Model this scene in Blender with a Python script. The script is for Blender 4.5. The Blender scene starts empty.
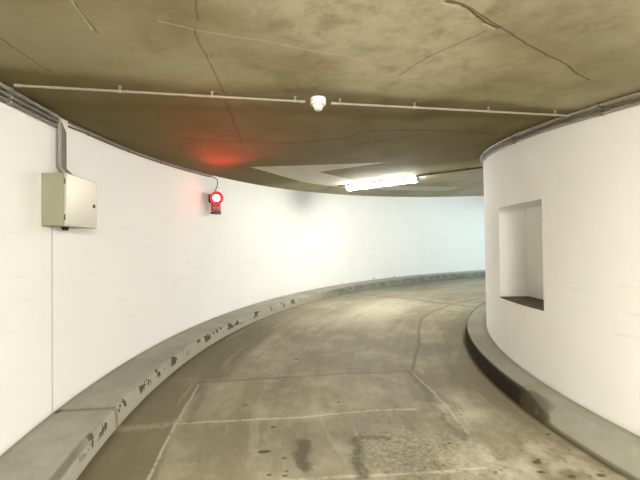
import bpy, math, random
import numpy as np
from mathutils import Vector, Matrix

random.seed(7)
SC = bpy.context.scene
COL = SC.collection
PI = math.pi

# ------------------------------------------------------------------ camera
PITCH, ROLL, FPX = 0.015923, -0.013073, 370.73
cam = bpy.data.cameras.new('camera')
cam.sensor_fit = 'HORIZONTAL'
cam.sensor_width = 36.0
cam.lens = FPX / 640 * 36.0
cam.clip_start = 0.02
cam.clip_end = 200
camo = bpy.data.objects.new('camera', cam)
COL.objects.link(camo)
_c, _s, _cp, _sp = math.cos(ROLL), math.sin(ROLL), math.cos(PITCH), math.sin(PITCH)
_r = Vector((_c, -_s * _sp, _s * _cp))
_u = Vector((-_s, -_c * _sp, _c * _cp))
_b = -Vector((0, _cp, _sp))
camo.matrix_world = Matrix(((_r.x, _u.x, _b.x, 0), (_r.y, _u.y, _b.y, 0), (_r.z, _u.z, _b.z, 1.5), (0, 0, 0, 1)))
SC.camera = camo

# ------------------------------------------------------------------ world: pale daylight at the open upper end of the ramp
W = bpy.data.worlds.new('daylight')
SC.world = W
W.use_nodes = True
_bg = W.node_tree.nodes['Background']
_bg.inputs['Color'].default_value = (0.72, 0.88, 1.0, 1)
_bg.inputs['Strength'].default_value = 2.0

TUBE_WARM = (1.0, 0.985, 0.95)
TUBE_STRENGTH = 70.0
TUBE_NEAR_STRENGTH = 180.0
TUBE_COOL_STRENGTH = 36.0
SC.view_settings.view_transform = 'Standard'
SC.view_settings.look = 'None'
SC.view_settings.gamma = 1
SC.view_settings.use_curve_mapping = False
SC.view_settings.exposure = 0.85

# ------------------------------------------------------------------ ramp geometry (helix about a vertical axis)
CX, CY = 5.676, 3.536          # axis of the ramp
RO, RI = 7.733, 3.751          # outer and inner wall faces
T0 = math.atan2(-CX, -CY)      # compass angle of the camera seen from the axis
RISE = 0.2695                  # metres of climb per radian
HC = 2.41                      # clear height
TH_A, TH_B = -70.0, 150.0      # built stretch in degrees


def pol(r, thd, dz):
    th = T0 + math.radians(thd)
    return Vector((CX + r * math.sin(th), CY + r * math.cos(th), dz + RISE * math.radians(thd)))


def rad_dir(thd):
    th = T0 + math.radians(thd)
    return Vector((math.sin(th), math.cos(th), 0))


def tan_dir(thd):
    th = T0 + math.radians(thd)
    return Vector((math.cos(th), -math.sin(th), 0))


# ------------------------------------------------------------------ node helper
class Mat:
    def __init__(self, name):
        self.m = bpy.data.materials.new(name)
        self.m.use_nodes = True
        self.t = self.m.node_tree
        self.n = self.t.nodes
        self.b = self.n['Principled BSDF']
        self._obj = None

    def link(self, a, b):
        if isinstance(a, (int, float)):
            b.default_value = a
        elif isinstance(a, (tuple, list, Vector)):
            a = tuple(a)
            if len(b.default_value) == 4 and len(a) == 3:
                a = a + (1,)
            b.default_value = a
        else:
            self.t.links.new(a, b)

    def obj(self):
        if self._obj is None:
            self._obj = self.n.new('ShaderNodeTexCoord').outputs['Object']
        return self._obj

    def attr(self, name):
        a = self.n.new('ShaderNodeAttribute')
        a.attribute_name = name
        return a.outputs['Fac']

    def math(self, op, a, b=0.0, clamp=False):
        x = self.n.new('ShaderNodeMath')
        x.operation = op
        x.use_clamp = clamp
        self.link(a, x.inputs[0])
        self.link(b, x.inputs[1])
        return x.outputs[0]

    def noise(self, scale, detail=4, rough=0.55, vec=None, out='Fac', dist=0.0, off=None):
        x = self.n.new('ShaderNodeTexNoise')
        v = vec if vec is not None else self.obj()
        if off:
            v = self.vadd(v, off)
        self.link(v, x.inputs['Vector'])
        x.inputs['Scale'].default_value = scale
        x.inputs['Detail'].default_value = detail
        x.inputs['Roughness'].default_value = rough
        x.inputs['Distortion'].default_value = dist
        return x.outputs[out]

    def vor(self, scale, vec=None, feature='F1', out='Distance'):
        x = self.n.new('ShaderNodeTexVoronoi')
        x.feature = feature
        self.link(vec if vec is not None else self.obj(), x.inputs['Vector'])
        x.inputs['Scale'].default_value = scale
        return x.outputs[out]

    def vadd(self, a, b):
        x = self.n.new('ShaderNodeVectorMath')
        x.operation = 'ADD'
        self.link(a, x.inputs[0])
        self.link(b, x.inputs[1])
        return x.outputs[0]

    def vmul(self, a, b):
        x = self.n.new('ShaderNodeVectorMath')
        x.operation = 'MULTIPLY'
        self.link(a, x.inputs[0])
        self.link(b, x.inputs[1])
        return x.outputs[0]

    def comb(self, a, b, c):
        x = self.n.new('ShaderNodeCombineXYZ')
        for s, i in zip((a, b, c), x.inputs):
            self.link(s, i)
        return x.outputs[0]

    def sep(self, v):
        x = self.n.new('ShaderNodeSeparateXYZ')
        self.link(v, x.inputs[0])
        return x.outputs

    def step(self, v, lo, hi, a=0.0, b=1.0):
        x = self.n.new('ShaderNodeMapRange')
        x.interpolation_type = 'SMOOTHSTEP'
        self.link(v, x.inputs['Value'])
        for k, q in (('From Min', lo), ('From Max', hi), ('To Min', a), ('To Max', b)):
            self.link(q, x.inputs[k])
        return x.outputs[0]

    def mix(self, f, a, b, mode='MIX'):
        x = self.n.new('ShaderNodeMix')
        x.data_type = 'RGBA'
        x.blend_type = mode
        self.link(f, x.inputs[0])
        self.link(a, x.inputs[6])
        self.link(b, x.inputs[7])
        return x.outputs[2]

    def band(self, v, c, w, soft):
        d = self.math('ABSOLUTE', self.math('SUBTRACT', v, c))
        return self.step(d, w, w + soft, 1.0, 0.0)

    def wobble(self, amp, scale=3.0):
        """object coordinates flattened to the plan and gently pushed about"""
        v = self.n.new('ShaderNodeVectorMath')
        v.operation = 'SUBTRACT'
        self.link(self.noise(scale, 3, 0.6, out='Color'), v.inputs[0])
        v.inputs[1].default_value = (0.5, 0.5, 0.5)
        w = self.vmul(v.outputs[0], (amp, amp, 0))
        return self.vadd(self.vmul(self.obj(), (1, 1, 0)), w)

    def line(self, vec, pts, w, soft):
        """mask of a polyline in plan; w and soft may be lists per piece"""
        out = None
        for i in range(len(pts) - 1):
            g = self.n.new('ShaderNodeGroup')
            g.node_tree = seg_group()
            self.link(vec, g.inputs['P'])
            g.inputs['A'].default_value = (pts[i][0], pts[i][1], 0)
            g.inputs['B'].default_value = (pts[i + 1][0], pts[i + 1][1], 0)
            out = g.outputs[0] if out is None else self.math('MINIMUM', out, g.outputs[0])
        return self.step(out, w, w + soft, 1.0, 0.0)

    def convex(self, vec, pts, soft=0.02):
        s = self.sep(vec)
        n = len(pts)
        area = sum(pts[i][0] * pts[(i + 1) % n][1] - pts[(i + 1) % n][0] * pts[i][1] for i in range(n))
        sg = 1 if area > 0 else -1
        out = None
        for i in range(n):
            (ax, ay), (bx, by) = pts[i], pts[(i + 1) % n]
            l = math.hypot(bx - ax, by - ay)
            nx, ny = -(by - ay) / l * sg, (bx - ax) / l * sg
            d = self.math('ADD', self.math('MULTIPLY', s[0], nx), self.math('MULTIPLY', s[1], ny))
            d = self.math('SUBTRACT', d, nx * ax + ny * ay)
            out = d if out is None else self.math('MINIMUM', out, d)
        return self.step(out, -soft, soft)

    def mx(self, *a):
        o = a[0]
        for x in a[1:]:
            o = self.math('MAXIMUM', o, x)
        return o

    def mul(self, *a):
        o = a[0]
        for x in a[1:]:
            o = self.math('MULTIPLY', o, x)
        return o

    def done(self, color, rough=0.8, bump=None, bstr=0.3, bdist=0.01, metal=0.0, spec=0.5):
        self.link(color, self.b.inputs['Base Color'])
        self.link(rough, self.b.inputs['Roughness'])
        self.link(metal, self.b.inputs['Metallic'])
        self.b.inputs['Specular IOR Level'].default_value = spec
        if bump is not None:
            x = self.n.new('ShaderNodeBump')
            x.inputs['Strength'].default_value = bstr
            x.inputs['Distance'].default_value = bdist
            self.link(bump, x.inputs['Height'])
            self.t.links.new(x.outputs[0], self.b.inputs['Normal'])
        return self.m


_seg = None


def seg_group():
    global _seg
    if _seg:
        return _seg
    g = bpy.data.node_groups.new('segment distance', 'ShaderNodeTree')
    for n in ('P', 'A', 'B'):
        g.interface.new_socket(n, in_out='INPUT', socket_type='NodeSocketVector')
    g.interface.new_socket('D', in_out='OUTPUT', socket_type='NodeSocketFloat')
    i = g.nodes.new('NodeGroupInput')
    o = g.nodes.new('NodeGroupOutput')

    def vm(op, a, b=None):
        x = g.nodes.new('ShaderNodeVectorMath')
        x.operation = op
        g.links.new(a, x.inputs[0])
        if b is not None:
            g.links.new(b, x.inputs[3 if op == 'SCALE' else 1])
        return x
    pa = vm('SUBTRACT', i.outputs['P'], i.outputs['A']).outputs[0]
    ba = vm('SUBTRACT', i.outputs['B'], i.outputs['A']).outputs[0]
    d1 = vm('DOT_PRODUCT', pa, ba).outputs['Value']
    d2 = vm('DOT_PRODUCT', ba, ba).outputs['Value']
    q = g.nodes.new('ShaderNodeMath')
    q.operation = 'DIVIDE'
    q.use_clamp = True
    g.links.new(d1, q.inputs[0])
    g.links.new(d2, q.inputs[1])
    sc = vm('SCALE', ba, q.outputs[0]).outputs[0]
    df = vm('SUBTRACT', pa, sc).outputs[0]
    ln = vm('LENGTH', df).outputs['Value']
    g.links.new(ln, o.inputs[0])
    _seg = g
    return g


# ------------------------------------------------------------------ materials
def mat_wall(name, outer=True):
    m = Mat(name)
    base = (0.875, 0.866, 0.82)
    n1 = m.step(m.noise(0.9, 5, 0.6), 0.42, 0.75)
    c = m.mix(m.mul(n1, 0.16), base, (0.70, 0.665, 0.58))
    # faint horizontal scuffs where mirrors and bumpers have brushed the paint
    st = m.noise(1.0, 4, 0.6, vec=m.vmul(m.obj(), (2.0, 2.0, 22.0)), off=(3.1, 0.7, 1.2))
    dz = m.attr('dz')
    zone = m.mul(m.step(dz, 0.5, 0.8), m.step(dz, 1.35, 1.8, 1.0, 0.0))
    c = m.mix(m.mul(m.step(st, 0.60, 0.74), zone, 0.20), c, (0.50, 0.47, 0.40))
    c = m.mix(m.mul(m.step(m.noise(14, 3, 0.6), 0.68, 0.8), 0.10), c, (0.5, 0.47, 0.4))
    # dirt line low on the wall
    low = m.mul(m.step(m.math('ADD', dz, m.mul(m.noise(6, 3), 0.05)), 0.165, 0.215, 1.0, 0.0), 0.35)
    c = m.mix(low, c, (0.42, 0.39, 0.31))
    if outer:
        a = m.attr('dth')
        seam = m.band(m.math('ADD', a, m.mul(m.noise(5, 2), 0.06)), 26.46, 0.035, 0.05)
        seam = m.mul(seam, m.step(dz, 1.6, 1.62, 1.0, 0.0))
        c = m.mix(m.mul(seam, 0.62), c, (0.40, 0.37, 0.27))
        # shade off the end of the tube lamp, painted into the wall colour
        end_shade = m.mul(m.step(m.math('ABSOLUTE', m.math('SUBTRACT', a, 69.5)), 0.0, 4.5, 1.0, 0.0), m.step(dz, 1.7, 2.25), 0.16)
        c = m.mix(end_shade, c, (0.35, 0.34, 0.32))
    h = m.math('ADD', m.noise(55, 3, 0.6), m.mul(m.noise(3, 3), 1.2))
    return m.done(c, 0.72, h, 0.22, 0.006, spec=0.3)


def mat_floor():
    m = Mat('worn ramp concrete')
    v = m.wobble(0.035, 4)
    vv = m.wobble(0.10, 2.5)
    big = m.noise(0.8, 5, 0.6)
    mid = m.noise(3.2, 6, 0.65)
    fine = m.noise(26, 5, 0.7)
    c = m.mix(m.step(big, 0.35, 0.68), (0.215, 0.188, 0.122), (0.335, 0.302, 0.215))
    c = m.mix(m.mul(m.step(mid, 0.45, 0.75), 0.55), c, (0.44, 0.405, 0.305))
    c = m.mix(m.mul(m.step(mid, 0.30, 0.48, 1.0, 0.0), 0.30), c, (0.15, 0.135, 0.085))
    c = m.mix(m.mul(m.step(fine, 0.55, 0.75), 0.22), c, (0.52, 0.48, 0.37))
    c = m.mix(m.mul(m.step(fine, 0.30, 0.44, 1.0, 0.0), 0.25), c, (0.13, 0.115, 0.075))
    # radius in plan
    rel = m.vadd(v, (-CX, -CY, 0))
    ln = m.n.new('ShaderNodeVectorMath')
    ln.operation = 'LENGTH'
    m.link(rel, ln.inputs[0])
    r = ln.outputs['Value']
    dth = m.attr('dth')
    # damp darker gutter along the outer kerb
    edge = m.math('ADD', r, m.mul(m.math('SUBTRACT', m.noise(1.6, 4), 0.5), 0.28))
    g1 = m.mul(m.step(edge, 6.80, 6.88), m.step(dth, 33.0, 36.0, 1.0, 0.0))
    g2 = m.mul(m.step(edge, 6.58, 6.75), m.step(dth, 33.0, 34.5), m.step(dth, 44.0, 62.0, 1.0, 0.25))
    c = m.mix(m.mul(m.mx(g1, g2), 0.68), c, (0.122, 0.112, 0.058))
    # inner gutter, brownish
    g3 = m.mul(m.step(edge, 4.20, 4.55, 1.0, 0.0), m.step(dth, 70.0, 80.0, 1.0, 0.2))
    c = m.mix(m.mul(g3, 0.55), c, (0.150, 0.125, 0.066))
    # pool of light below the tube lamp, painted as paler floor
    c = m.mix(m.mul(m.band(edge, 5.65, 0.25, 0.45), m.step(dth, 48, 64), m.step(dth, 74, 84, 1.0, 0.2), 0.55), c, (0.50, 0.46, 0.36))
    # far end greyer and dirtier by the kerb
    g4 = m.mul(m.step(edge, 6.2, 7.0), m.step(dth, 66, 85))
    c = m.mix(m.mul(g4, 0.5), c, (0.19, 0.185, 0.165))
    # streaks along the driving direction and the dirt line at the foot of the inner kerb
    sk = m.noise(1.0, 4, 0.65, vec=m.comb(m.mul(r, 7.0), m.mul(dth, 0.10), 0.0))
    c = m.mix(m.mul(m.step(sk, 0.52, 0.66), 0.30), c, (0.15, 0.128, 0.072))
    c = m.mix(m.mul(m.step(sk, 0.34, 0.46, 1.0, 0.0), 0.22), c, (0.48, 0.44, 0.33))
    c = m.mix(m.mul(m.step(edge, 6.98, 7.02), m.step(r, 7.20, 7.27), m.step(dth, 60, 70, 1.0, 0.3), 0.4), c, (0.07, 0.06, 0.03))
    c = m.mix(m.mul(m.step(r, 4.030, 4.060, 1.0, 0.0), 0.8), c, (0.06, 0.045, 0.015))
    # cracks, joints and marks laid out in plan (see floor_marks) and carried as attributes of the dense slab mesh
    spk = m.noise(30, 4, 0.75, off=(4, 4, 4))
    c = m.mix(m.mul(m.attr('joint'), 0.62), c, (0.12, 0.105, 0.065))
    c = m.mix(m.mul(m.attr('seam'), 0.5), c, (0.125, 0.112, 0.07))
    brk = m.step(m.math('ADD', m.mul(spk, 0.5), m.mul(mid, 0.5)), 0.42, 0.52, 0.2, 1.0)
    c = m.mix(m.mul(m.attr('mortar'), brk, 0.65), c, (0.58, 0.53, 0.41))
    c = m.mix(m.mul(m.attr('oil'), m.step(spk, 0.30, 0.50, 0.5, 1.0), 0.8), c, (0.085, 0.078, 0.045))
    pa = m.attr('patch')
    c = m.mix(m.mul(m.step(spk, 0.38, 0.50, 1.0, 0.0), pa, 0.25), c, (0.60, 0.55, 0.42))
    c = m.mix(m.mul(m.step(spk, 0.585, 0.63), pa, 0.8), c, (0.075, 0.068, 0.04))
    c = m.mix(m.mul(m.attr('pale'), m.step(mid, 0.42, 0.6), 0.45), c, (0.55, 0.50, 0.385))
    c = m.mix(m.mul(m.attr('pit'), 0.85), c, (0.055, 0.048, 0.03))
    h = m.math('ADD', m.mul(fine, 0.6), m.mul(mid, 0.8))
    rough = m.step(mid, 0.3, 0.7, 0.5, 0.75)
    return m.done(c, rough, h, 0.35, 0.01, spec=0.15)


def mat_ceiling():
    m = Mat('stained cast concrete soffit')
    v = m.wobble(0.05, 4)
    vv = m.wobble(0.25, 1.5)
    big = m.noise(0.9, 5, 0.6, off=(2, 5, 0))
    mid = m.noise(2.4, 6, 0.6, off=(7, 1, 0), dist=0.2)
    fine = m.noise(20, 5, 0.7)
    c = m.mix(m.step(big, 0.35, 0.68), (0.285, 0.246, 0.148), (0.405, 0.363, 0.245))
    c = m.mix(m.mul(m.step(mid, 0.46, 0.70), 0.45), c, (0.43, 0.39, 0.28))
    c = m.mix(m.mul(m.step(mid, 0.32, 0.48, 1.0, 0.0), 0.40), c, (0.165, 0.138, 0.062))
    c = m.mix(m.mul(m.step(fine, 0.5, 0.7), 0.3), c, (0.45, 0.40, 0.28))
    med = m.noise(7, 5, 0.7, off=(1, 1, 0))
    c = m.mix(m.mul(m.step(med, 0.52, 0.70), 0.16), c, (0.50, 0.45, 0.32))
    c = m.mix(m.mul(m.step(med, 0.30, 0.46, 1.0, 0.0), 0.20), c, (0.14, 0.115, 0.055))
    # broad plank-board tone changes, near-lamp brightness painted in as paler patches
    lightb = m.mx(m.line(vv, [(-0.05, 1.35), (0.1, 1.65)], 0.10, 0.40), m.mul(m.line(vv, [(0.4, 1.3), (0.50, 2.0)], 0.15, 0.45), 0.9), m.mul(m.line(vv, [(0.9, 1.3), (1.4, 1.55)], 0.1, 0.35), 0.7))
    c = m.mix(m.mul(lightb, m.step(med, 0.3, 0.6, 0.3, 1.0), 0.6), c, (0.64, 0.60, 0.47))
    lf = m.sep(vv)
    c = m.mix(m.mul(m.step(lf[0], -1.3, -0.3, 1.0, 0.0), 0.5), c, (0.17, 0.135, 0.07))
    # brown run-off stain around the pipe line and detector
    rel = m.vadd(m.vmul(m.obj(), (1, 1, 0)), (-CX, -CY, 0))
    dth = m.attr('dth')
    dd = m.math('ADD', dth, m.mul(m.math('SUBTRACT', m.noise(1.2, 4, 0.6, off=(0, 3, 0)), 0.5), 5.0))
    st = m.mul(m.step(dd, 19.6, 21.4), m.step(dd, 24.0, 27.0, 1.0, 0.0))
    c = m.mix(m.mul(st, 0.55), c, (0.095, 0.068, 0.016))
    c = m.mix(m.mul(m.step(dd, 22.5, 25.0), m.step(dd, 55.0, 66.0, 1.0, 0.0), 0.66), c, (0.115, 0.088, 0.026))
    b2 = m.line(vv, [(0.80, 2.72), (0.95, 2.85), (0.78, 3.0)], 0.04, 0.12)
    c = m.mix(m.mul(b2, 0.5), c, (0.12, 0.10, 0.05))
    b3 = m.line(vv, [(1.0, 1.55), (1.5, 1.8), (1.8, 2.2)], 0.1, 0.25)
    c = m.mix(m.mul(b3, 0.35), c, (0.19, 0.165, 0.10))
    # old whitewash: the pale angular patch near the lamp
    w = m.mx(m.convex(v, [(-.975, 5.218), (.932, 5.14), (-.017, 5.814)]),
             m.convex(v, [(-.975, 5.218), (-.017, 5.814), (.65, 6.9), (-.304, 6.913)]),
             m.convex(v, [(-.31, 6.90), (.65, 6.88), (1.4, 8.0), (.7, 8.3)]),
             m.convex(v, [(.7, 8.3), (1.4, 8.0), (3.476, 8.947), (3.258, 9.593)]))
    ww = m.mul(w, m.step(m.noise(4, 5, 0.7), 0.25, 0.5, 0.7, 1.0), 0.80)
    c = m.mix(ww, c, (0.62, 0.59, 0.50))
    far = m.mul(m.step(dth, 66.0, 69.0), 0.35)
    c = m.mix(far, c, (0.36, 0.35, 0.29))
    # cracks
    k1 = m.line(v, [(0.502, 1.437), (0.55, 1.462), (0.632, 1.516), (0.726, 1.589), (0.814, 1.636)], 0.002, 0.006)
    k1b = m.line(v, [(0.33, 1.33), (0.502, 1.427), (0.632, 1.506), (0.814, 1.626), (0.921, 1.713), (1.111, 1.837), (1.308, 1.969), (1.622, 2.211)], 0.001, 0.008)
    k2 = m.line(v, [(0.763, 1.662), (0.67, 1.79), (0.563, 1.929), (0.479, 2.145)], 0.001, 0.012)
    k3 = m.mx(m.line(v, [(-0.471, 1.44), (-0.506, 1.534), (-0.512, 1.578)], 0.001, 0.008),
              m.line(v, [(-0.541, 1.641), (-0.578, 1.763), (-0.58, 1.894), (-0.59, 2.072), (-0.616, 2.438)], 0.001, 0.009),
              m.line(v, [(-0.645, 2.551), (-0.715, 3.157), (-0.765, 3.681)], 0.002, 0.012),
              m.line(v, [(-0.958, 1.459), (-0.972, 1.505), (-0.984, 1.577), (-1.012, 1.681)], 0.001, 0.008),
              m.line(v, [(-1.486, 1.721), (-1.501, 1.887), (-1.52, 2.088)], 0.001, 0.01))
    far_c = m.line(v, [(-1.3, 3.6), (-0.782, 3.764), (-0.299, 3.838), (0.234, 3.699), (0.389, 3.471), (0.58, 3.371), (0.931, 3.387), (1.642, 3.535)], 0.004, 0.03)
    dk = m.mx(m.mul(k1, 1.0), m.mul(k1b, 0.8), m.mul(k2, 0.4), m.mul(k3, 0.55), m.mul(far_c, 0.5))
    c = m.mix(m.mul(dk, 0.85), c, (0.075, 0.055, 0.025))
    kl = m.mul(m.line(v, [(0.495, 1.448), (0.625, 1.528), (0.719, 1.600), (0.80, 1.645)], 0.001, 0.004), m.step(med, 0.42, 0.52))
    lt = m.line(v, [(-0.682, 1.593), (-0.529, 1.657), (-0.272, 1.745), (-0.038, 1.843), (0.251, 1.953)], 0.001, 0.006)
    lt2 = m.line(v, [(-0.965, 1.44), (-0.985, 1.55), (-1.02, 1.66)], 0.001, 0.006)
    c = m.mix(m.mx(m.mul(kl, 0.8), m.mul(lt, 0.45), m.mul(lt2, 0.3)), c, (0.68, 0.62, 0.47))
    tint = m.mul(m.band(dth, 15.0, 1.0, 0.6), m.step(m.noise(2, 3), 0.5, 0.7), 0.15)
    c = m.mix(tint, c, (0.24, 0.155, 0.09))
    h = m.math('ADD', m.mul(fine, 0.35), m.mul(mid, 1.6))
    return m.done(c, 0.85, h, 0.35, 0.012, spec=0.1)


def mat_kerb(outer):
    m = Mat('outer kerb concrete' if outer else 'inner kerb concrete')
    dth, dz, rad = m.attr('dth'), m.attr('dz'), m.attr('rad')
    n = m.noise(2.0, 5, 0.6)
    f = m.noise(30, 4, 0.7)
    c = m.mix(m.step(n, 0.35, 0.7), (0.29, 0.283, 0.225), (0.375, 0.365, 0.30))
    c = m.mix(m.mul(m.step(f, 0.4, 0.7), 0.25), c, (0.45, 0.43, 0.35))
    if outer:
        face = m.step(rad, 7.285, 7.305, 1.0, 0.0)
        c = m.mix(m.mul(face, 0.55), c, (0.42, 0.395, 0.30))
        # dirt in the corner by the wall
        c = m.mix(m.mul(m.step(rad, 7.66, 7.73), 0.35), c, (0.17, 0.15, 0.10))
        # broken and blackened arris
        chip = m.noise(1.0, 3, 0.6, vec=m.comb(m.mul(dth, 0.75), m.mul(dz, 6.0), 0.0))
        chip = m.mul(m.step(chip, 0.53, 0.56), m.step(m.math('ADD', dz, m.mul(f, 0.06)), 0.085, 0.115))
        edgeband = m.step(rad, 7.30, 7.33, 1.0, 0.0)
        c = m.mix(m.mul(chip, edgeband, m.step(dth, 21.0, 24.0), m.step(dth, 60.0, 72.0, 0.88, 0.25)), c, (0.06, 0.053, 0.03))
        # worn dark near end and dark far end
        nr = m.mul(m.step(dth, 21.0, 26.0, 1.0, 0.0), m.step(dz, 0.10, 0.13), m.step(rad, 7.31, 7.34, 1.0, 0.0))
        c = m.mix(m.mul(nr, 0.7), c, (0.11, 0.10, 0.065))
        fr = m.mul(m.step(dth, 68.0, 74.0), m.step(m.noise(6, 4, 0.7), 0.35, 0.6, 1.0, 0.6), m.step(rad, 7.30, 7.34, 1.0, 0.0))
        c = m.mix(m.mul(fr, 0.70), c, (0.10, 0.098, 0.085))
        # mortar joint across the top, in line with the wall seam
        jt = m.band(m.math('ADD', dth, m.mul(m.noise(8, 2), 0.2)), 26.75, 0.10, 0.14)
        c = m.mix(m.mul(jt, 0.7), c, (0.20, 0.165, 0.10))
        hole = m.line(m.vmul(m.obj(), (1, 1, 0)), [(-1.995, 2.80), (-1.985, 2.83)], 0.008, 0.01)
        c = m.mix(m.mul(hole, 0.9), c, (0.03, 0.028, 0.02))
    else:
        c = m.mix(0.28, c, (0.20, 0.19, 0.14))
        c = m.mix(m.mul(m.step(rad, 3.76, 3.83, 1.0, 0.0), 0.40), c, (0.17, 0.145, 0.09))
        face = m.step(rad, 3.985, 4.000)
        z2 = m.math('ADD', dth, m.mul(m.math('SUBTRACT', m.noise(9, 4), 0.5), 5.0))
        blk = m.mul(face, m.step(z2, 21.5, 24.0), m.step(z2, 58.0, 75.0, 1.0, 0.3), m.step(f, 0.3, 0.5, 0.9, 1.0))
        c = m.mix(m.mul(blk, 0.96), c, (0.016, 0.012, 0.004))
        rb = m.mul(m.band(z2, 24.5, 1.4, 1.6), m.step(rad, 3.90, 3.97), 0.75)
        c = m.mix(rb, c, (0.09, 0.075, 0.045))
        br = m.mul(m.step(rad, 4.005, 4.02), m.step(dth, 22, 24, 1.0, 0.0))
        c = m.mix(m.mul(br, 0.8), c, (0.08, 0.06, 0.02))
    h = m.math('ADD', m.mul(f, 0.5), n)
    return m.done(c, 0.85, h, 0.3, 0.008, spec=0.1)


def mat_simple(name, col, rough=0.5, metal=0.0, nscale=20, namt=0.15, dark=None, bump=0.05):
    m = Mat(name)
    d = dark or tuple(x * 0.6 for x in col)
    c = m.mix(m.mul(m.step(m.noise(nscale, 4, 0.6), 0.4, 0.7), namt), col, d)
    return m.done(c, rough, m.noise(nscale * 3, 3), bump, 0.002, metal=metal)


def mat_emit(name, col, strength, base=(0.8, 0.8, 0.8)):
    m = Mat(name)
    m.b.inputs['Emission Color'].default_value = (*col, 1)
    m.b.inputs['Emission Strength'].default_value = strength
    return m.done(base, 0.3)


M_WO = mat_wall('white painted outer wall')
M_WI = mat_wall('white painted inner wall', False)
M_FLOOR = mat_floor()
M_CEIL = mat_ceiling()
M_KO = mat_kerb(True)
M_KI = mat_kerb(False)
M_SILL = mat_simple('dirty dark sill', (0.10, 0.075, 0.035), 0.8, 0, 12, 0.8, (0.03, 0.022, 0.012), 0.3)
M_PIPE = mat_simple('dusty grey plastic conduit', (0.28, 0.255, 0.20), 0.5, 0, 8, 0.5)
M_PIPE2 = mat_simple('brown dusty conduit', (0.13, 0.105, 0.065), 0.6, 0, 8, 0.4)
M_DUCT = mat_simple('grey down pipe', (0.16, 0.152, 0.125), 0.45, 0.1, 8, 0.4)
M_PALE = mat_simple('pale conduit', (0.30, 0.265, 0.205), 0.45, 0, 8, 0.35)
M_CLIP = mat_simple('pale pipe clip', (0.30, 0.27, 0.21), 0.5)
M_BLACK = mat_simple('black rubber cable', (0.025, 0.022, 0.02), 0.6)
M_BOXSHADE = mat_simple('beige grey box paint shaded', (0.30, 0.295, 0.20), 0.5, 0.0, 3, 0.2, bump=0.02)  # box sides: their shade is put into this darker colour
M_BOXLIT = mat_simple('beige grey box paint lit', (0.52, 0.50, 0.40), 0.32, 0.25, 3, 0.15, bump=0.02)  # box front: the light falling on it is painted in as a paler tone
M_DARKM = mat_simple('dark metal', (0.06, 0.055, 0.05), 0.4, 0.6)
M_DETW = mat_simple('white detector plastic', (0.86, 0.84, 0.78), 0.4, 0, 10, 0.1)
M_RED = mat_simple('red lacquered housing', (0.50, 0.004, 0.008), 0.35, 0, 20, 0.2)
M_LENS = mat_emit('glowing red lens', (1.0, 0.09, 0.06), 45.0, (0.8, 0.02, 0.02))
M_LENSR = mat_emit('red lens rim', (1.0, 0.0, 0.003), 6.0, (0.8, 0.02, 0.02))
M_TUBE = mat_emit('glowing fluorescent diffuser', TUBE_WARM, TUBE_STRENGTH)
M_FIX = mat_simple('fixture grey plastic', (0.45, 0.44, 0.40), 0.5)
M_TWIG = mat_simple('dry twig', (0.10, 0.07, 0.04), 0.9)


# ------------------------------------------------------------------ mesh helpers
def finish(name, verts, faces, mat, parent=None, smooth=True, attrs=None, angle=35):
    me = bpy.data.meshes.new(name)
    me.from_pydata([tuple(v) for v in verts], [], faces)
    me.update()
    if attrs:
        for k, vals in attrs.items():
            a = me.attributes.new(k, 'FLOAT', 'POINT')
            a.data.foreach_set('value', vals)
    import bmesh
    bm = bmesh.new()
    bm.from_mesh(me)
    bmesh.ops.recalc_face_normals(bm, faces=bm.faces)
    bm.to_mesh(me)
    bm.free()
    if smooth:
        me.shade_smooth()
        me.set_sharp_from_angle(angle=math.radians(angle))
    me.materials.append(mat)
    o = bpy.data.objects.new(name, me)
    COL.objects.link(o)
    if parent is not None:
        o.parent = parent
        o.matrix_parent_inverse = parent.matrix_world.inverted()
    return o


def helix_sweep(name, prof, ta, tb, step, mat, parent=None, caps=True):
    """closed profile [(r, dz)] (or a function of degrees giving it) carried along the ramp"""
    n = max(2, int(round((tb - ta) / step)))
    verts, faces, A, Z, R = [], [], [], [], []
    k = None
    for i in range(n + 1):
        t = ta + (tb - ta) * i / n
        p = prof(t) if callable(prof) else prof
        k = len(p)
        for r, dz in p:
            verts.append(pol(r, t, dz))
            A.append(t)
            Z.append(dz)
            R.append(r)
    for i in range(n):
        for j in range(k):
            a, b = i * k + j, i * k + (j + 1) % k
            faces.append((a, b, b + k, a + k))
    if caps:
        faces.append(tuple(range(k)))
        faces.append(tuple(range(n * k, n * k + k)))
    return finish(name, verts, faces, mat, parent, attrs={'dth': A, 'dz': Z, 'rad': R})


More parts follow.
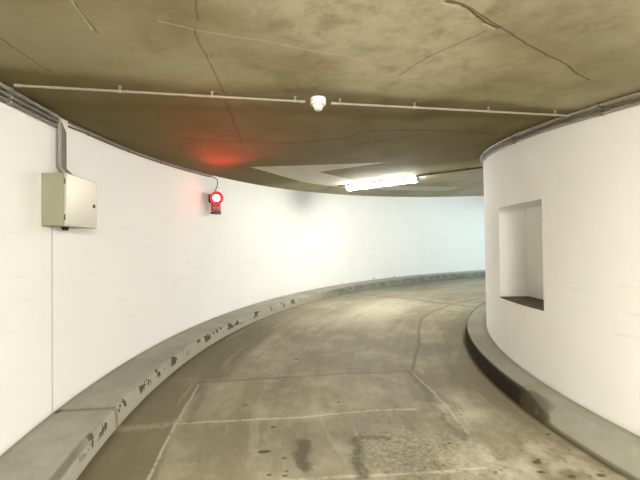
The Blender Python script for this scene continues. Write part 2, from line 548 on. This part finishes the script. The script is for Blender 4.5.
class MB:
    def __init__(self):
        self.v, self.f = [], []

    def tube(self, pts, r, seg=10, caps=True):
        pts = [Vector(p) for p in pts]
        n = len(pts)
        base = len(self.v)
        up = None
        rs = r if isinstance(r, (list, tuple)) else [r] * n
        for i, p in enumerate(pts):
            d = (pts[min(i + 1, n - 1)] - pts[max(i - 1, 0)])
            if d.length < 1e-9:
                d = Vector((0, 0, 1))
            d.normalize()
            if up is None:
                up = Vector((0, 0, 1)) if abs(d.z) < 0.9 else Vector((1, 0, 0))
            up = (up - d * up.dot(d))
            up.normalize()
            sd = d.cross(up)
            for j in range(seg):
                a = 2 * PI * j / seg
                self.v.append(p + (up * math.cos(a) + sd * math.sin(a)) * rs[i])
        for i in range(n - 1):
            for j in range(seg):
                a, b = base + i * seg + j, base + i * seg + (j + 1) % seg
                self.f.append((a, b, b + seg, a + seg))
        if caps:
            self.f.append(tuple(base + j for j in range(seg)))
            self.f.append(tuple(base + (n - 1) * seg + j for j in range(seg)))
        return self

    def box(self, o, ax, ay, az, x0, x1, y0, y1, z0, z1, bev=0.0):
        """box in the frame (o; ax, ay, az) with chamfered edges"""
        o, ax, ay, az = Vector(o), Vector(ax), Vector(ay), Vector(az)
        b = min(bev, (x1 - x0) / 2.01, (y1 - y0) / 2.01, (z1 - z0) / 2.01)
        base = len(self.v)
        if b <= 0:
            for z in (z0, z1):
                for x, y in ((x0, y0), (x1, y0), (x1, y1), (x0, y1)):
                    self.v.append(o + ax * x + ay * y + az * z)
            for q in ((0, 3, 2, 1), (4, 5, 6, 7), (0, 1, 5, 4), (1, 2, 6, 5), (2, 3, 7, 6), (3, 0, 4, 7)):
                self.f.append(tuple(base + i for i in q))
            return self
        rings = []
        for z, ins in ((z0, b), (z0 + b, 0), (z1 - b, 0), (z1, b)):
            ring = []
            X0, X1, Y0, Y1 = x0 + ins, x1 - ins, y0 + ins, y1 - ins
            c = b if ins == 0 else b * 0.4
            for x, y in ((X0 + c, Y0), (X1 - c, Y0), (X1, Y0 + c), (X1, Y1 - c), (X1 - c, Y1), (X0 + c, Y1), (X0, Y1 - c), (X0, Y0 + c)):
                ring.append(len(self.v))
                self.v.append(o + ax * x + ay * y + az * z)
            rings.append(ring)
        for i in range(3):
            for j in range(8):
                self.f.append((rings[i][j], rings[i][(j + 1) % 8], rings[i + 1][(j + 1) % 8], rings[i + 1][j]))
        self.f.append(tuple(rings[0]))
        self.f.append(tuple(rings[3]))
        return self

    def lathe(self, o, axis, prof, seg=32):
        """profile [(along axis, radius)] revolved"""
        o, d = Vector(o), Vector(axis).normalized()
        up = Vector((0, 0, 1)) if abs(d.z) < 0.9 else Vector((1, 0, 0))
        up = (up - d * up.dot(d)).normalized()
        sd = d.cross(up)
        base = len(self.v)
        for h, r in prof:
            for j in range(seg):
                a = 2 * PI * j / seg
                self.v.append(o + d * h + (up * math.cos(a) + sd * math.sin(a)) * max(r, 1e-4))
        n = len(prof)
        for i in range(n - 1):
            for j in range(seg):
                a, b = base + i * seg + j, base + i * seg + (j + 1) % seg
                self.f.append((a, b, b + seg, a + seg))
        self.f.append(tuple(base + j for j in range(seg)))
        self.f.append(tuple(base + (n - 1) * seg + j for j in range(seg)))
        return self

    def build(self, name, mat, parent=None, angle=35):
        return finish(name, self.v, self.f, mat, parent, angle=angle)


def empty(name, loc):
    o = bpy.data.objects.new(name, None)
    o.empty_display_size = 0.1
    COL.objects.link(o)
    o.location = loc
    bpy.context.view_layer.update()
    return o


def tag(o, label, cat, group=None):
    o['label'] = label
    o['category'] = cat
    if group:
        o['group'] = group
    return o


def struct(o):
    o['kind'] = 'structure'
    return o


Z = Vector((0, 0, 1))

# ------------------------------------------------------------------ the setting
RA, RB = 3.40, 7.93
def floor_marks(x, y, th):
    """crack, joint and stain masks over plan coordinates (numpy arrays)"""
    rng = np.random.RandomState(3)
    tabs = rng.rand(4, 64, 64)

    def vn(k, sc):
        u, w = x * sc + 31.7, y * sc + 17.3
        i, j = np.floor(u).astype(int), np.floor(w).astype(int)
        fu, fw = u - i, w - j
        fu, fw = fu * fu * (3 - 2 * fu), fw * fw * (3 - 2 * fw)
        T = tabs[k]
        g = lambda a, b: T[a % 64, b % 64]
        return (g(i, j) * (1 - fu) + g(i + 1, j) * fu) * (1 - fw) + (g(i, j + 1) * (1 - fu) + g(i + 1, j + 1) * fu) * fw - 0.5

    def warp(amp, sc):
        return (x + amp * (vn(0, sc) + 0.5 * vn(2, sc * 2.3) + 0.25 * vn(1, sc * 5.1)),
                y + amp * (vn(1, sc) + 0.5 * vn(3, sc * 2.3) + 0.25 * vn(0, sc * 5.1)))
    V = warp(0.014, 4)
    VV = warp(0.09, 6)

    def line(P, pts, w, soft):
        best = np.full(x.shape, 9.0)
        for (ax, ay), (bx, by) in zip(pts[:-1], pts[1:]):
            dx, dy = bx - ax, by - ay
            t = np.clip(((P[0] - ax) * dx + (P[1] - ay) * dy) / (dx * dx + dy * dy), 0, 1)
            best = np.minimum(best, np.hypot(P[0] - ax - t * dx, P[1] - ay - t * dy))
        q = 1 - np.clip((best - w) / soft, 0, 1)
        return q * q * (3 - 2 * q)
    mx = lambda *a: np.maximum.reduce(a)
    joint = mx(line(V, [(3.245, 7.389), (2.71, 7.136), (2.407, 6.93), (1.926, 6.451), (1.615, 6.011), (1.379, 5.303),
                        (1.243, 4.742), (1.102, 4.39), (0.967, 3.947)], 0.006, 0.03),
               line(V, [(0.40, 9.2), (0.697, 8.84), (1.272, 8.251), (1.681, 7.882), (2.294, 7.156), (2.806, 6.639)], 0.012, 0.05))
    seam = mx(line(VV, [(0.922, 3.895), (0.947, 3.431), (0.966, 2.942), (0.995, 2.708), (1.017, 2.424), (1.016, 2.10)], 0.02, 0.035),
              0.8 * line(V, [(-1.2, 3.70), (-0.718, 3.76), (-0.221, 3.81), (0.188, 3.875), (0.654, 3.885), (0.922, 3.925)], 0.01, 0.05),
              0.8 * line(V, [(-1.14, 3.6), (-1.10, 3.3), (-1.07, 2.95)], 0.015, 0.06))
    mortar = mx(line(V, [(-1.142, 2.914), (-0.884, 2.94), (-0.497, 2.979), (-0.179, 2.989), (0.063, 3.049), (0.396, 3.093), (0.783, 3.119)], 0.004, 0.014),
                line(V, [(-0.30, 2.24), (0.133, 2.282), (0.6, 2.317), (0.925, 2.355), (1.023, 2.365)], 0.004, 0.014),
                line(V, [(-1.203, 3.65), (-1.177, 3.327), (-1.148, 2.93), (-1.098, 2.57), (-1.058, 2.262), (-1.01, 1.9)], 0.003, 0.011),
                0.8 * line(V, [(0.951, 3.842), (1.017, 3.45), (1.05, 3.166), (1.068, 2.941), (1.074, 2.759)], 0.004, 0.014),
                0.4 * line(V, [(-1.2, 3.673), (-0.718, 3.73), (-0.221, 3.786), (0.188, 3.847), (0.654, 3.854)], 0.002, 0.014),
                0.35 * line(VV, [(-1.551, 2.834), (-1.326, 2.873), (-1.148, 2.93)], 0.01, 0.06))
    oil = mx(line(VV, [(-0.150, 2.66), (-0.119, 2.50), (-0.095, 2.36)], 0.02, 0.05),
             line(VV, [(0.209, 2.309), (0.22, 2.556), (0.245, 2.72)], 0.012, 0.05),
             0.8 * line(VV, [(0.245, 2.72), (0.36, 2.74), (0.47, 2.68)], 0.01, 0.05))
    patch = line(VV, [(0.50, 2.50), (0.75, 2.55), (1.0, 2.25)], 0.14, 0.28)
    pale = line(VV, [(1.25, 2.2), (1.1, 3.0), (1.5, 2.3)], 0.1, 0.35)
    pit = np.zeros(x.shape)
    for px, py, q in [(-0.657, 3.219, .012), (0.147, 3.256, .011), (-0.378, 2.857, .014), (-0.412, 2.539, .024), (-0.385, 2.545, .018), (-0.257, 2.472, .013),
                      (-0.231, 2.34, .011), (-0.332, 2.302, .011), (-0.233, 2.293, .012), (1.387, 2.425, .022), (1.355, 2.328, .018),
                      (1.523, 2.292, .018), (1.647, 2.744, .012), (1.703, 2.303, .018), (-0.286, 4.34, .018), (0.89, 2.634, .011), (1.41, 2.45, .012)]:
        pit = np.maximum(pit, line(V, [(px - q * .6, py), (px + q * .6, py + q * .2)], q * 0.5, q * 0.6))
    for i in range(170):
        t, r = rng.uniform(12, 60), rng.uniform(4.1, 7.0)
        if rng.rand() < 0.65:
            t, r = rng.uniform(14, 28), rng.uniform(4.1, 5.6)
        p = pol(r, t, 0)
        q = rng.uniform(0.004, 0.010)
        sel = (np.abs(x - p.x) < 0.05) & (np.abs(y - p.y) < 0.05)
        d = np.hypot(x[sel] - p.x, (y[sel] - p.y) * rng.uniform(0.7, 1.3))
        pit[sel] = np.maximum(pit[sel], np.clip((q * 1.5 - d) / q, 0, 1) * rng.uniform(0.4, 0.9))
    return {'joint': joint, 'seam': seam, 'mortar': mortar, 'oil': oil, 'patch': patch, 'pale': pale, 'pit': pit}


def build_floor():
    ths = np.concatenate([np.arange(TH_A, 12, 1.5), np.arange(12, 42, 0.09), np.arange(42, 100, 0.28), np.arange(100, TH_B, 1.5), [TH_B]])
    rs = np.concatenate([[RA, 3.9], np.arange(4.0, 7.3, 0.009), [7.31, 7.6, RB]])
    T, R = np.meshgrid(ths, rs, indexing='ij')
    A = T0 + np.radians(T)
    X, Y, ZZ = CX + R * np.sin(A), CY + R * np.cos(A), RISE * np.radians(T)
    nt, nr = T.shape
    top = np.stack([X.ravel(), Y.ravel(), ZZ.ravel()], 1)
    # underside as a coarse second sheet joined round the rim
    co = [top]
    N = nt * nr
    i = np.arange(nt - 1)[:, None] * nr + np.arange(nr - 1)[None, :]
    quads = np.stack([i, i + nr, i + nr + 1, i + 1], -1).reshape(-1, 4)
    rim_a, rim_b = np.arange(nt) * nr, np.arange(nt) * nr + nr - 1
    low = np.concatenate([top[rim_a], top[rim_b]]) - np.array([0, 0, 0.22])
    co.append(low)
    la, lb = N + np.arange(nt), N + nt + np.arange(nt)
    side = [np.stack([la[:-1], la[1:], rim_a[1:], rim_a[:-1]], 1), np.stack([rim_b[:-1], rim_b[1:], lb[1:], lb[:-1]], 1),
            np.stack([la[1:], la[:-1], lb[:-1], lb[1:]], 1)]
    F = np.concatenate([quads] + side)
    co = np.concatenate(co)
    me = bpy.data.meshes.new('floor')
    me.vertices.add(len(co))
    me.vertices.foreach_set('co', co.ravel())
    me.loops.add(F.size)
    me.loops.foreach_set('vertex_index', F.ravel().astype(np.int32))
    me.polygons.add(len(F))
    me.polygons.foreach_set('loop_start', (np.arange(len(F)) * 4).astype(np.int32))
    me.update(calc_edges=True)
    me.validate()
    me.flip_normals()
    at = floor_marks(co[:, 0], co[:, 1], None)
    at['dth'] = np.concatenate([T.ravel(), ths, ths])
    for k, v in at.items():
        a = me.attributes.new(k, 'FLOAT', 'POINT')
        a.data.foreach_set('value', np.ascontiguousarray(v, dtype=np.float32))
    me.materials.append(M_FLOOR)
    o = bpy.data.objects.new('floor', me)
    COL.objects.link(o)
    return o


struct(build_floor())
cl = [(RA, HC + 0.22), (RA, HC)] + [(RA + (RB - RA) * i / 12, HC) for i in range(1, 12)] + [(RB, HC), (RB, HC + 0.22)]
struct(helix_sweep('ceiling', cl, TH_A, TH_B, 1.5, M_CEIL))
wz = [0, 0.16, 0.22, 0.5, 0.8, 1.1, 1.4, 1.7, 2.0, 2.25, HC]
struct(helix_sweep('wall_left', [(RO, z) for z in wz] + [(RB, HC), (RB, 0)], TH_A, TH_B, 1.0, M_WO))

# inner wall with its recess
NA, NB = 27.25, 39.9           # recess edges along the curve
NZ0, NZ1 = 0.91, 1.885         # world heights of sill and soffit
NX = 2.262                     # plane of the recess back


def inner_wall():
    v, f, A, D, R = [], [], [], [], []

    def add(p, t, dz, r):
        v.append(Vector(p))
        A.append(t)
        D.append(dz)
        R.append(r)
        return len(v) - 1
    ths = [TH_A + i * 1.0 for i in range(int(TH_B - TH_A) + 1)]
    ths = [t for t in ths if abs(t - NA) > 0.3 and abs(t - NB) > 0.3] + [NA, NB]
    ths.sort()

    def zz(t):
        k = RISE * math.radians(t)
        return k
    cols = []
    for t in ths:
        k = zz(t)
        zs = [0, 0.16, 0.22, NZ0 - k, NZ1 - k, HC]
        cols.append([add(pol(RI, t, z), t, z, RI) for z in zs])
    for i in range(len(ths) - 1):
        for j in range(5):
            if j == 3 and NA - 1e-6 <= ths[i] and ths[i + 1] <= NB + 1e-6:
                continue
            f.append((cols[i][j], cols[i][j + 1], cols[i + 1][j + 1], cols[i + 1][j]))
    # recess
    idx = [i for i, t in enumerate(ths) if NA - 1e-6 <= t <= NB + 1e-6]
    bl, bh = [], []
    ya, yb = pol(RI, NA, 0).y, pol(RI, NB, 0).y
    for i in idx:
        y = v[cols[i][3]].y
        bl.append(add((NX, y, NZ0), ths[i], 1, RI))
        bh.append(add((NX, y, NZ1), ths[i], 1, RI))
    for q in range(len(idx) - 1):
        i, j = idx[q], idx[q + 1]
        f.append((cols[i][3], cols[j][3], bl[q + 1], bl[q]))
        f.append((cols[i][4], cols[j][4], bh[q + 1], bh[q]))
        f.append((bl[q], bl[q + 1], bh[q + 1], bh[q]))
    f.append((cols[idx[0]][3], cols[idx[0]][4], bh[0], bl[0]))
    f.append((cols[idx[-1]][3], cols[idx[-1]][4], bh[-1], bl[-1]))
    # hidden inner side, for thickness
    back = [[add(pol(RA, t, 0), t, 0, RA), add(pol(RA, t, HC), t, HC, RA)] for t in ths]
    for i in range(len(ths) - 1):
        f.append((back[i][0], back[i][1], back[i + 1][1], back[i + 1][0]))
    return finish('wall_right', v, f, M_WI, attrs={'dth': A, 'dz': D, 'rad': R})


wall_r = struct(inner_wall())
# dark dirty sill board in the recess
sv, sf = [], []
ns = 12
for i in range(ns + 1):
    t = NA + (NB - NA) * i / ns
    p = pol(RI + 0.003, t, 0)
    sv += [Vector((p.x, p.y, NZ0 + 0.012)), Vector((NX, p.y, NZ0 + 0.012)), Vector((p.x, p.y, NZ0)), Vector((NX, p.y, NZ0))]
for i in range(ns):
    a = i * 4
    sf += [(a, a + 1, a + 5, a + 4), (a + 2, a + 6, a + 7, a + 3), (a, a + 4, a + 6, a + 2), (a + 1, a + 3, a + 7, a + 5)]
sf += [(0, 2, 3, 1), (ns * 4, ns * 4 + 1, ns * 4 + 3, ns * 4 + 2)]
sill = finish('sill', sv, sf, M_SILL, wall_r)
sill['label'] = 'dark dirty sill'

# wall closing the lower end of the ramp, far behind the camera
mb = MB()
mb.box(pol(0, TH_A, 0) * 0 + Vector((CX, CY, RISE * math.radians(TH_A))), rad_dir(TH_A), tan_dir(TH_A), Z, RA, RB, -0.15, 0.0, -0.22, HC + 0.22)
bw = mb.build('wall_back', M_WI)
bw['kind'] = 'structure'

# ------------------------------------------------------------------ kerbs
ko = [(RO, 0.0), (RO, 0.15), (7.66, 0.151), (7.5, 0.15), (7.35, 0.15), (7.312, 0.149), (7.298, 0.143), (7.290, 0.128), (7.286, 0.08), (7.283, 0.0)]
k = helix_sweep('kerb', ko, TH_A + 0.5, TH_B, 1.0, M_KO)
tag(k, 'long raised concrete kerb with chipped blackened edge along the left outer wall', 'kerb')


def ki(t):
    s = min(1, max(0, (t - 21.0) / 5.0))
    s = s * s * (3 - 2 * s)
    a = 3.885 + (3.985 - 3.885) * s
    h2 = 0.035 + (0.143 - 0.035) * s
    rr = 4.005 - 0.008 * s
    return [(RI, 0.0), (RI, 0.15), (3.80, 0.151), (a, 0.15), ((a + rr) / 2, (0.15 + h2) / 2 + 0.012 + 0.003 * s), (rr, h2), (rr + 0.008, h2 * 0.75), (4.02, 0.0)]


k = helix_sweep('kerb', ki, TH_A + 0.5, TH_B, 1.0, M_KI)
tag(k, 'concrete kerb around the right inner wall with black stained face and bevelled near end', 'kerb')


# ------------------------------------------------------------------ conduits
def arc(r, dz, a, b, step=1.5):
    n = max(2, int(abs(b - a) / step))
    return [pol(r, a + (b - a) * i / n, dz) for i in range(n + 1)]


def saddle(mb, c, along, out, r, reach):
    """pipe clip: ring round the pipe and a stem to the surface"""
    c = Vector(c)
    mb.tube([c - along * 0.008, c + along * 0.008], r * 1.35, 12)
    mb.tube([c, c + out * reach], 0.006, 8)
    mb.tube([c + out * (reach - 0.004), c + out * reach], 0.012, 10)


# pipes running under the ceiling along the outer wall and turning down to the switch box
specs = [(0.0145, 0.020, 26.66, M_PIPE), (0.0135, 0.056, 26.98, M_DUCT), (0.0135, 0.090, 27.30, M_DUCT)]
for i, (pr, drop, tend, mt) in enumerate(specs):
    off = 0.024 + 0.006 * (2 - i)
    r = RO - off
    pts = arc(r, HC - drop, -60, tend - 0.35)
    pts.append(pol(r, tend - 0.12, HC - drop - 0.006))
    pts.append(pol(r, tend, HC - drop - 0.03))
    top_z = 2.062
    q = pol(r, tend, 0)
    pts.append(Vector((q.x, q.y, 2.135)))
    q2 = pol(RO - 0.06, tend + 0.25, 0)
    pts.append(Vector((q2.x, q2.y, 2.085)))
    pts.append(Vector((q2.x, q2.y, top_z)))
    mb = MB().tube(pts, pr, 12)
    root = mb.build('conduit', mt)
    nm = ('pale uppermost conduit of the three', 'grey middle conduit of the three', 'grey lowest conduit of the three')[i]
    tag(root, nm + ' on the left wall running to the switch box', 'conduit', 'conduits to the switch box')
    cm = MB()
    for t in (-40, -20, 0, 12, 22.7):
        saddle(cm, pol(r, t, HC - drop), tan_dir(t), rad_dir(t), pr, off - 0.001)
        cm.build('clip', M_CLIP, root)
        cm = MB()
# sleeves
# two thin cables going on to the red lamp
for i, (drop, tend) in enumerate(((0.014, 49.3), (0.036, 48.9))):
    r = RO - 0.012
    pts = arc(r, HC - drop, 27.9, tend)
    if i == 1:
        pts[0] = pol(r, 27.9, HC - drop - 0.01)
    root = MB().tube(pts, 0.0085, 10).build('cable_pipe', (M_PIPE, M_PIPE2)[i])
    tag(root, ('upper', 'lower')[i] + ' thin cable pipe under the ceiling between switch box and red lamp', 'cable pipe', 'thin cable pipes to the red lamp')
    for t in (30, 35, 40, 45):
        MB().box(pol(r, t, HC - drop), tan_dir(t), rad_dir(t), Z, -0.006, 0.006, -0.011, 0.0115, -0.0105, 0.0105, 0.002).build('clip', M_PIPE, root)

# three pipes round the top of the inner wall
for i, (drop, off, pr, mt) in enumerate(((0.018, 0.030, 0.0125, M_PALE), (0.048, 0.018, 0.013, M_PIPE2), (0.078, 0.018, 0.011, M_PIPE))):
    r = RI + off
    root = MB().tube(arc(r, HC - drop, -60, 100), pr, 12).build('conduit', mt)
    nm = ('pale uppermost', 'brown middle', 'grey lowest')[i]
    tag(root, nm + ' conduit curving round the top of the right inner wall', 'conduit', 'conduits on the inner wall')
    for t in (-30, 0, 18, 33, 48, 63, 80):
        MB().box(pol(r, t, HC - drop), tan_dir(t), -rad_dir(t), Z, -0.007, 0.007, -pr - 0.002, off - 0.001, -pr - 0.002, pr + 0.002, 0.002).build('clip', M_PIPE2, root)

# straight conduit across the ceiling, broken by the smoke detector
CT = 21.75


def cross_pipe(r0, r1, clips, label):
    drop = 0.032
    a, b = pol(r0, CT, HC - drop), pol(r1, CT - (0.3 if r1 < 4.2 else 0), HC - drop)
    n = 8
    pts = [a.lerp(b, i / n) for i in range(n + 1)]
    root = MB().tube(pts, 0.0078, 12).build('ceiling_conduit', M_PALE)
    tag(root, label, 'conduit', 'pipe across the ceiling')
    d = (b - a).normalized()
    for c in clips:
        t = (r0 - c) / (r0 - r1)
        cm = MB()
        saddle(cm, a.lerp(b, t), d, Z, 0.0078, drop)
        cm.build('clip', M_CLIP, root)
    for e, s in ((a, 1), (b, -1)):
        MB().tube([e - d * 0.003 * s, e + d * 0.03 * s], 0.0102, 12).build('end_sleeve', M_CLIP, root)


cross_pipe(7.60, 5.862, (7.022, 6.467, 5.925), 'pale straight conduit across the ceiling left of the smoke detector')
cross_pipe(5.672, 3.80, (5.615, 5.07, 4.488, 3.93), 'pale straight conduit across the ceiling right of the smoke detector')

# junction where the cross pipe meets the inner bundle
jb = pol(3.84, 21.45, HC)
MB().box(jb, rad_dir(CT), tan_dir(CT), Z, -0.04, 0.03, -0.022, 0.022, -0.055, 0.0, 0.006)

# pipe on the ceiling from the lamp to the inner wall
FT = 69.2
pts = [pol(6.62, FT, HC - 0.02).lerp(pol(3.80, FT, HC - 0.02), i / 8) for i in range(9)]
root = MB().tube(pts, 0.014, 10).build('ceiling_conduit', M_PIPE2)
tag(root, 'dark conduit on the ceiling running from the lit tube lamp to the inner wall', 'conduit')
for r in (6.4, 5.6, 4.7, 4.1):
    MB().box(pol(r, FT, HC), rad_dir(FT), tan_dir(FT), Z, -0.01, 0.01, -0.017, 0.017, -0.036, 0, 0.003).build('clip', M_DARKM, root)

# ------------------------------------------------------------------ smoke detector
dp = pol(5.765, 21.85, HC)
root = empty('smoke_detector', dp)
tag(root, 'small round white smoke detector on the ceiling between two conduits', 'smoke detector')
MB().lathe(dp, -Z, [(0, 0.050), (0.004, 0.053), (0.040, 0.053), (0.046, 0.050), (0.047, 0.044)], 40).build('base', M_DETW, root)
MB().lathe(dp, -Z, [(0.047, 0.037), (0.054, 0.037), (0.058, 0.036), (0.060, 0.030)], 40).build('sensor_chamber', M_DETW, root)
MB().lathe(dp, -Z, [(0.060, 0.030), (0.074, 0.030), (0.080, 0.026), (0.082, 0.002)], 40).build('cap', M_DETW, root)
q = dp + Vector((0.024, -0.028, -0.050))
MB().lathe(q, Vector((0.3, -0.5, -0.4)), [(0, 0.003), (0.006, 0.003), (0.008, 0.001)], 12).build('indicator', M_DARKM, root)

# ------------------------------------------------------------------ switch box on the left wall
BT = 25.48
bo = pol(RO, BT, 0)
bo.z = 1.672
ax, ay = tan_dir(BT + 1.6), -rad_dir(BT + 1.6)    # along the wall, out of the wall
bo = pol(RO, BT, 0) + ay * 0.004
bo.z = 1.672
BW, BH, BD = 0.425, 0.382, 0.170
root = empty('switch_box', bo)
tag(root, 'square beige grey metal switch box on the left white wall below conduits', 'switch box')
MB().box(bo, ax, ay, Z, 0, BW, -0.004, BD - 0.018, 0, BH, 0.004).build('body', M_BOXSHADE, root)
door = MB().box(bo, ax, ay, Z, -0.002, BW + 0.002, BD - 0.015, BD, -0.002, BH + 0.002, 0.003).build('door', M_BOXLIT, root)
MB().box(bo, ax, ay, Z, 0.004, BW - 0.004, BD - 0.0185, BD - 0.0145, 0.004, BH - 0.004, 0).build('gasket', M_BLACK, root)
lk = bo + ax * (BW - 0.045) + ay * BD + Z * (BH * 0.47)
lock = MB().lathe(lk, ay, [(-0.002, 0.016), (0.004, 0.016), (0.006, 0.013)], 20).build('lock', M_DARKM, door)
for h in (0.06, BH - 0.06):
    p = bo + ay * (BD - 0.010) + Z * h + ax * (-0.004)
    MB().tube([p - Z * 0.02, p + Z * 0.02], 0.005, 10).build('hinge', M_DARKM, root)
for dx in (0.155, 0.195):
    p = bo + ax * dx + ay * 0.06
    MB().lathe(p, -Z, [(-0.002, 0.017), (0.010, 0.017), (0.012, 0.012), (0.026, 0.011), (0.027, 0.006)], 14).build('cable_gland', M_BLACK, root)

# ------------------------------------------------------------------ red signal lamp on the left wall
LT = 49.0
lo = pol(RO, LT, 0)
R_in, T_b = -rad_dir(LT), -tan_dir(LT)
L = lo + R_in * 0.105
face = (Vector((0, 0, 0)) - Vector((L.x, L.y, 0))).normalized()
face = (face * 0.8 + T_b * 0.2 + R_in * 0.25).normalized()
side = face.cross(Z).normalized()
L.z = 2.26
root = empty('signal_lamp', (lo.x, lo.y, 2.10))
tag(root, 'glowing red signal lamp mounted high on the left white wall', 'signal lamp')
MB().lathe(L, face, [(-0.09, 0.035), (-0.075, 0.072), (-0.03, 0.088), (0.03, 0.090), (0.036, 0.096), (0.085, 0.099), (0.105, 0.099), (0.105, 0.090), (0.06, 0.087)], 36).build('housing', M_RED, root)
MB().box(L, side, face, Z, -0.07, 0.07, -0.06, 0.045, -0.20, -0.055, 0.015).build('lower_housing', M_RED, root)
MB().lathe(L, face, [(0.054, 0.086), (0.064, 0.082), (0.070, 0.056)], 36).build('lens_rim', M_LENSR, root)
MB().lathe(L, face, [(0.060, 0.058), (0.078, 0.052), (0.088, 0.036), (0.092, 0.006)], 36).build('lens', M_LENS, root)
sp = bpy.data.lights.new('signal_beam', 'SPOT')
sp.color = (1.0, 0.03, 0.02)
sp.energy = 85.0
sp.spot_size = math.radians(52)
sp.spot_blend = 1.0
sp.shadow_soft_size = 0.05
spo = bpy.data.objects.new('signal_beam', sp)
COL.objects.link(spo)
spo.location = L + face * 0.115
spo.rotation_euler = (face + Z * 0.11).to_track_quat('-Z', 'Y').to_euler()
for dx in (-0.03, 0.03):
    MB().lathe(L + side * dx - Z * 0.15 + face * 0.045, face, [(-0.002, 0.012), (0.006, 0.012), (0.007, 0.009)], 14).build('screw', M_CLIP, root)
mb = MB()
mb.box(L, side, face, Z, -0.075, 0.02, -0.05, 0.04, -0.245, -0.198, 0.008)
mb.box(Vector((lo.x, lo.y, L.z)), R_in, T_b, Z, 0.012, 0.10, -0.012, 0.012, -0.235, -0.205, 0.003)
mb.build('bracket', M_DARKM, root)
MB().box(lo + R_in * 0.001, tan_dir(LT), R_in, Z, -0.045, 0.045, 0, 0.012, L.z - 0.29, L.z - 0.16, 0.003).build('mounting_plate', M_DARKM, root)
# looped cable from the ceiling corner to the lamp head
a = pol(RO - 0.015, 49.1, HC - 0.03)
b = L + Z * 0.08 - side * (-0.05)
tl = tan_dir(LT)
e = L + Z * 0.080 - tl * 0.05
c1, c2 = a + R_in * 0.06 + tl * 0.16, e + Z * 0.14 + tl * 0.12
pts = []
for i in range(21):
    t = i / 20
    pts.append(a * (1 - t) ** 3 + c1 * 3 * t * (1 - t) ** 2 + c2 * 3 * t * t * (1 - t) + e * t ** 3)
cab = MB().tube(pts, 0.006, 8).build('cable', M_BLACK, root)


# ------------------------------------------------------------------ fluorescent tube lamps
def tube_lamp(thd, r0, r1, label, mat=None):
    """batten fixed to the ceiling, running radially from r0 to r1"""
    c = pol((r0 + r1) / 2, thd, HC - 0.003)
    rd, td = rad_dir(thd), tan_dir(thd)
    hl = (r0 - r1) / 2
    root = empty('tube_lamp', c)
    tag(root, label, 'lamp')
    MB().box(c, rd, td, Z, -hl + 0.02, hl - 0.02, -0.045, 0.045, -0.045, 0.0, 0.006).build('body', M_FIX, root)
    mb = MB()
    n, hw = 10, 0.062
    prof = [(-hw, -0.046)] + [(-hw * math.cos(PI * i / n), -0.052 - 0.062 * math.sin(PI * i / n)) for i in range(n + 1)] + [(hw, -0.046)]
    base = len(mb.v)
    for x in (-hl + 0.03, hl - 0.03):
        for y, z in prof:
            mb.v.append(c + rd * x + td * y + Z * z)
    kk = len(prof)
    for j in range(kk):
        mb.f.append((j, (j + 1) % kk, (j + 1) % kk + kk, j + kk))
    mb.f.append(tuple(range(kk)))
    mb.f.append(tuple(range(kk, 2 * kk)))
    mb.build('diffuser', mat or M_TUBE, root)
    for s in (-1, 1):
        x0, x1 = sorted((s * (hl - 0.03), s * hl))
        MB().box(c, rd, td, Z, x0, x1, -0.064, 0.064, -0.112, -0.002, 0.012).build('end_cap', M_FIX, root)
    return root


tube_lamp(70.4, 6.52, 4.98, 'lit fluorescent tube lamp on the ceiling ahead beside the pale patch')
M_TUBEN = mat_emit('bright fluorescent diffuser', TUBE_WARM, TUBE_NEAR_STRENGTH)
tube_lamp(-11.0, 7.0, 5.5, 'lit fluorescent tube lamp on the ceiling just behind the viewpoint', M_TUBEN)
tube_lamp(-50.0, 6.5, 5.0, 'lit fluorescent tube lamp on the ceiling at the low end of the ramp', M_TUBEN)
M_TUBEC = mat_emit('glowing daylight diffuser', (0.66, 0.87, 1.0), TUBE_COOL_STRENGTH)
tube_lamp(116.0, 6.5, 5.0, 'lit fluorescent tube lamp on the ceiling round the bend', M_TUBEC)

# ------------------------------------------------------------------ twigs on the far kerb
for i, (t, r, h) in enumerate(((88.2, 7.66, 0.09), (93.6, 7.66, 0.06))):
    p = pol(r, t, 0.151)
    td = tan_dir(t)
    mb = MB().tube([p, p + Z * h * 0.5 + td * 0.01, p + Z * h + td * 0.05], [0.008, 0.006, 0.003], 7)
    mb.tube([p + Z * h * 0.4, p + Z * h * 0.55 - td * 0.05], [0.005, 0.002], 6)
    o = mb.build('twig', M_TWIG)
    tag(o, ('left', 'right')[i] + ' of two tiny dry twigs sticking up on the far end of the outer kerb', 'twig', 'twigs on the far kerb')
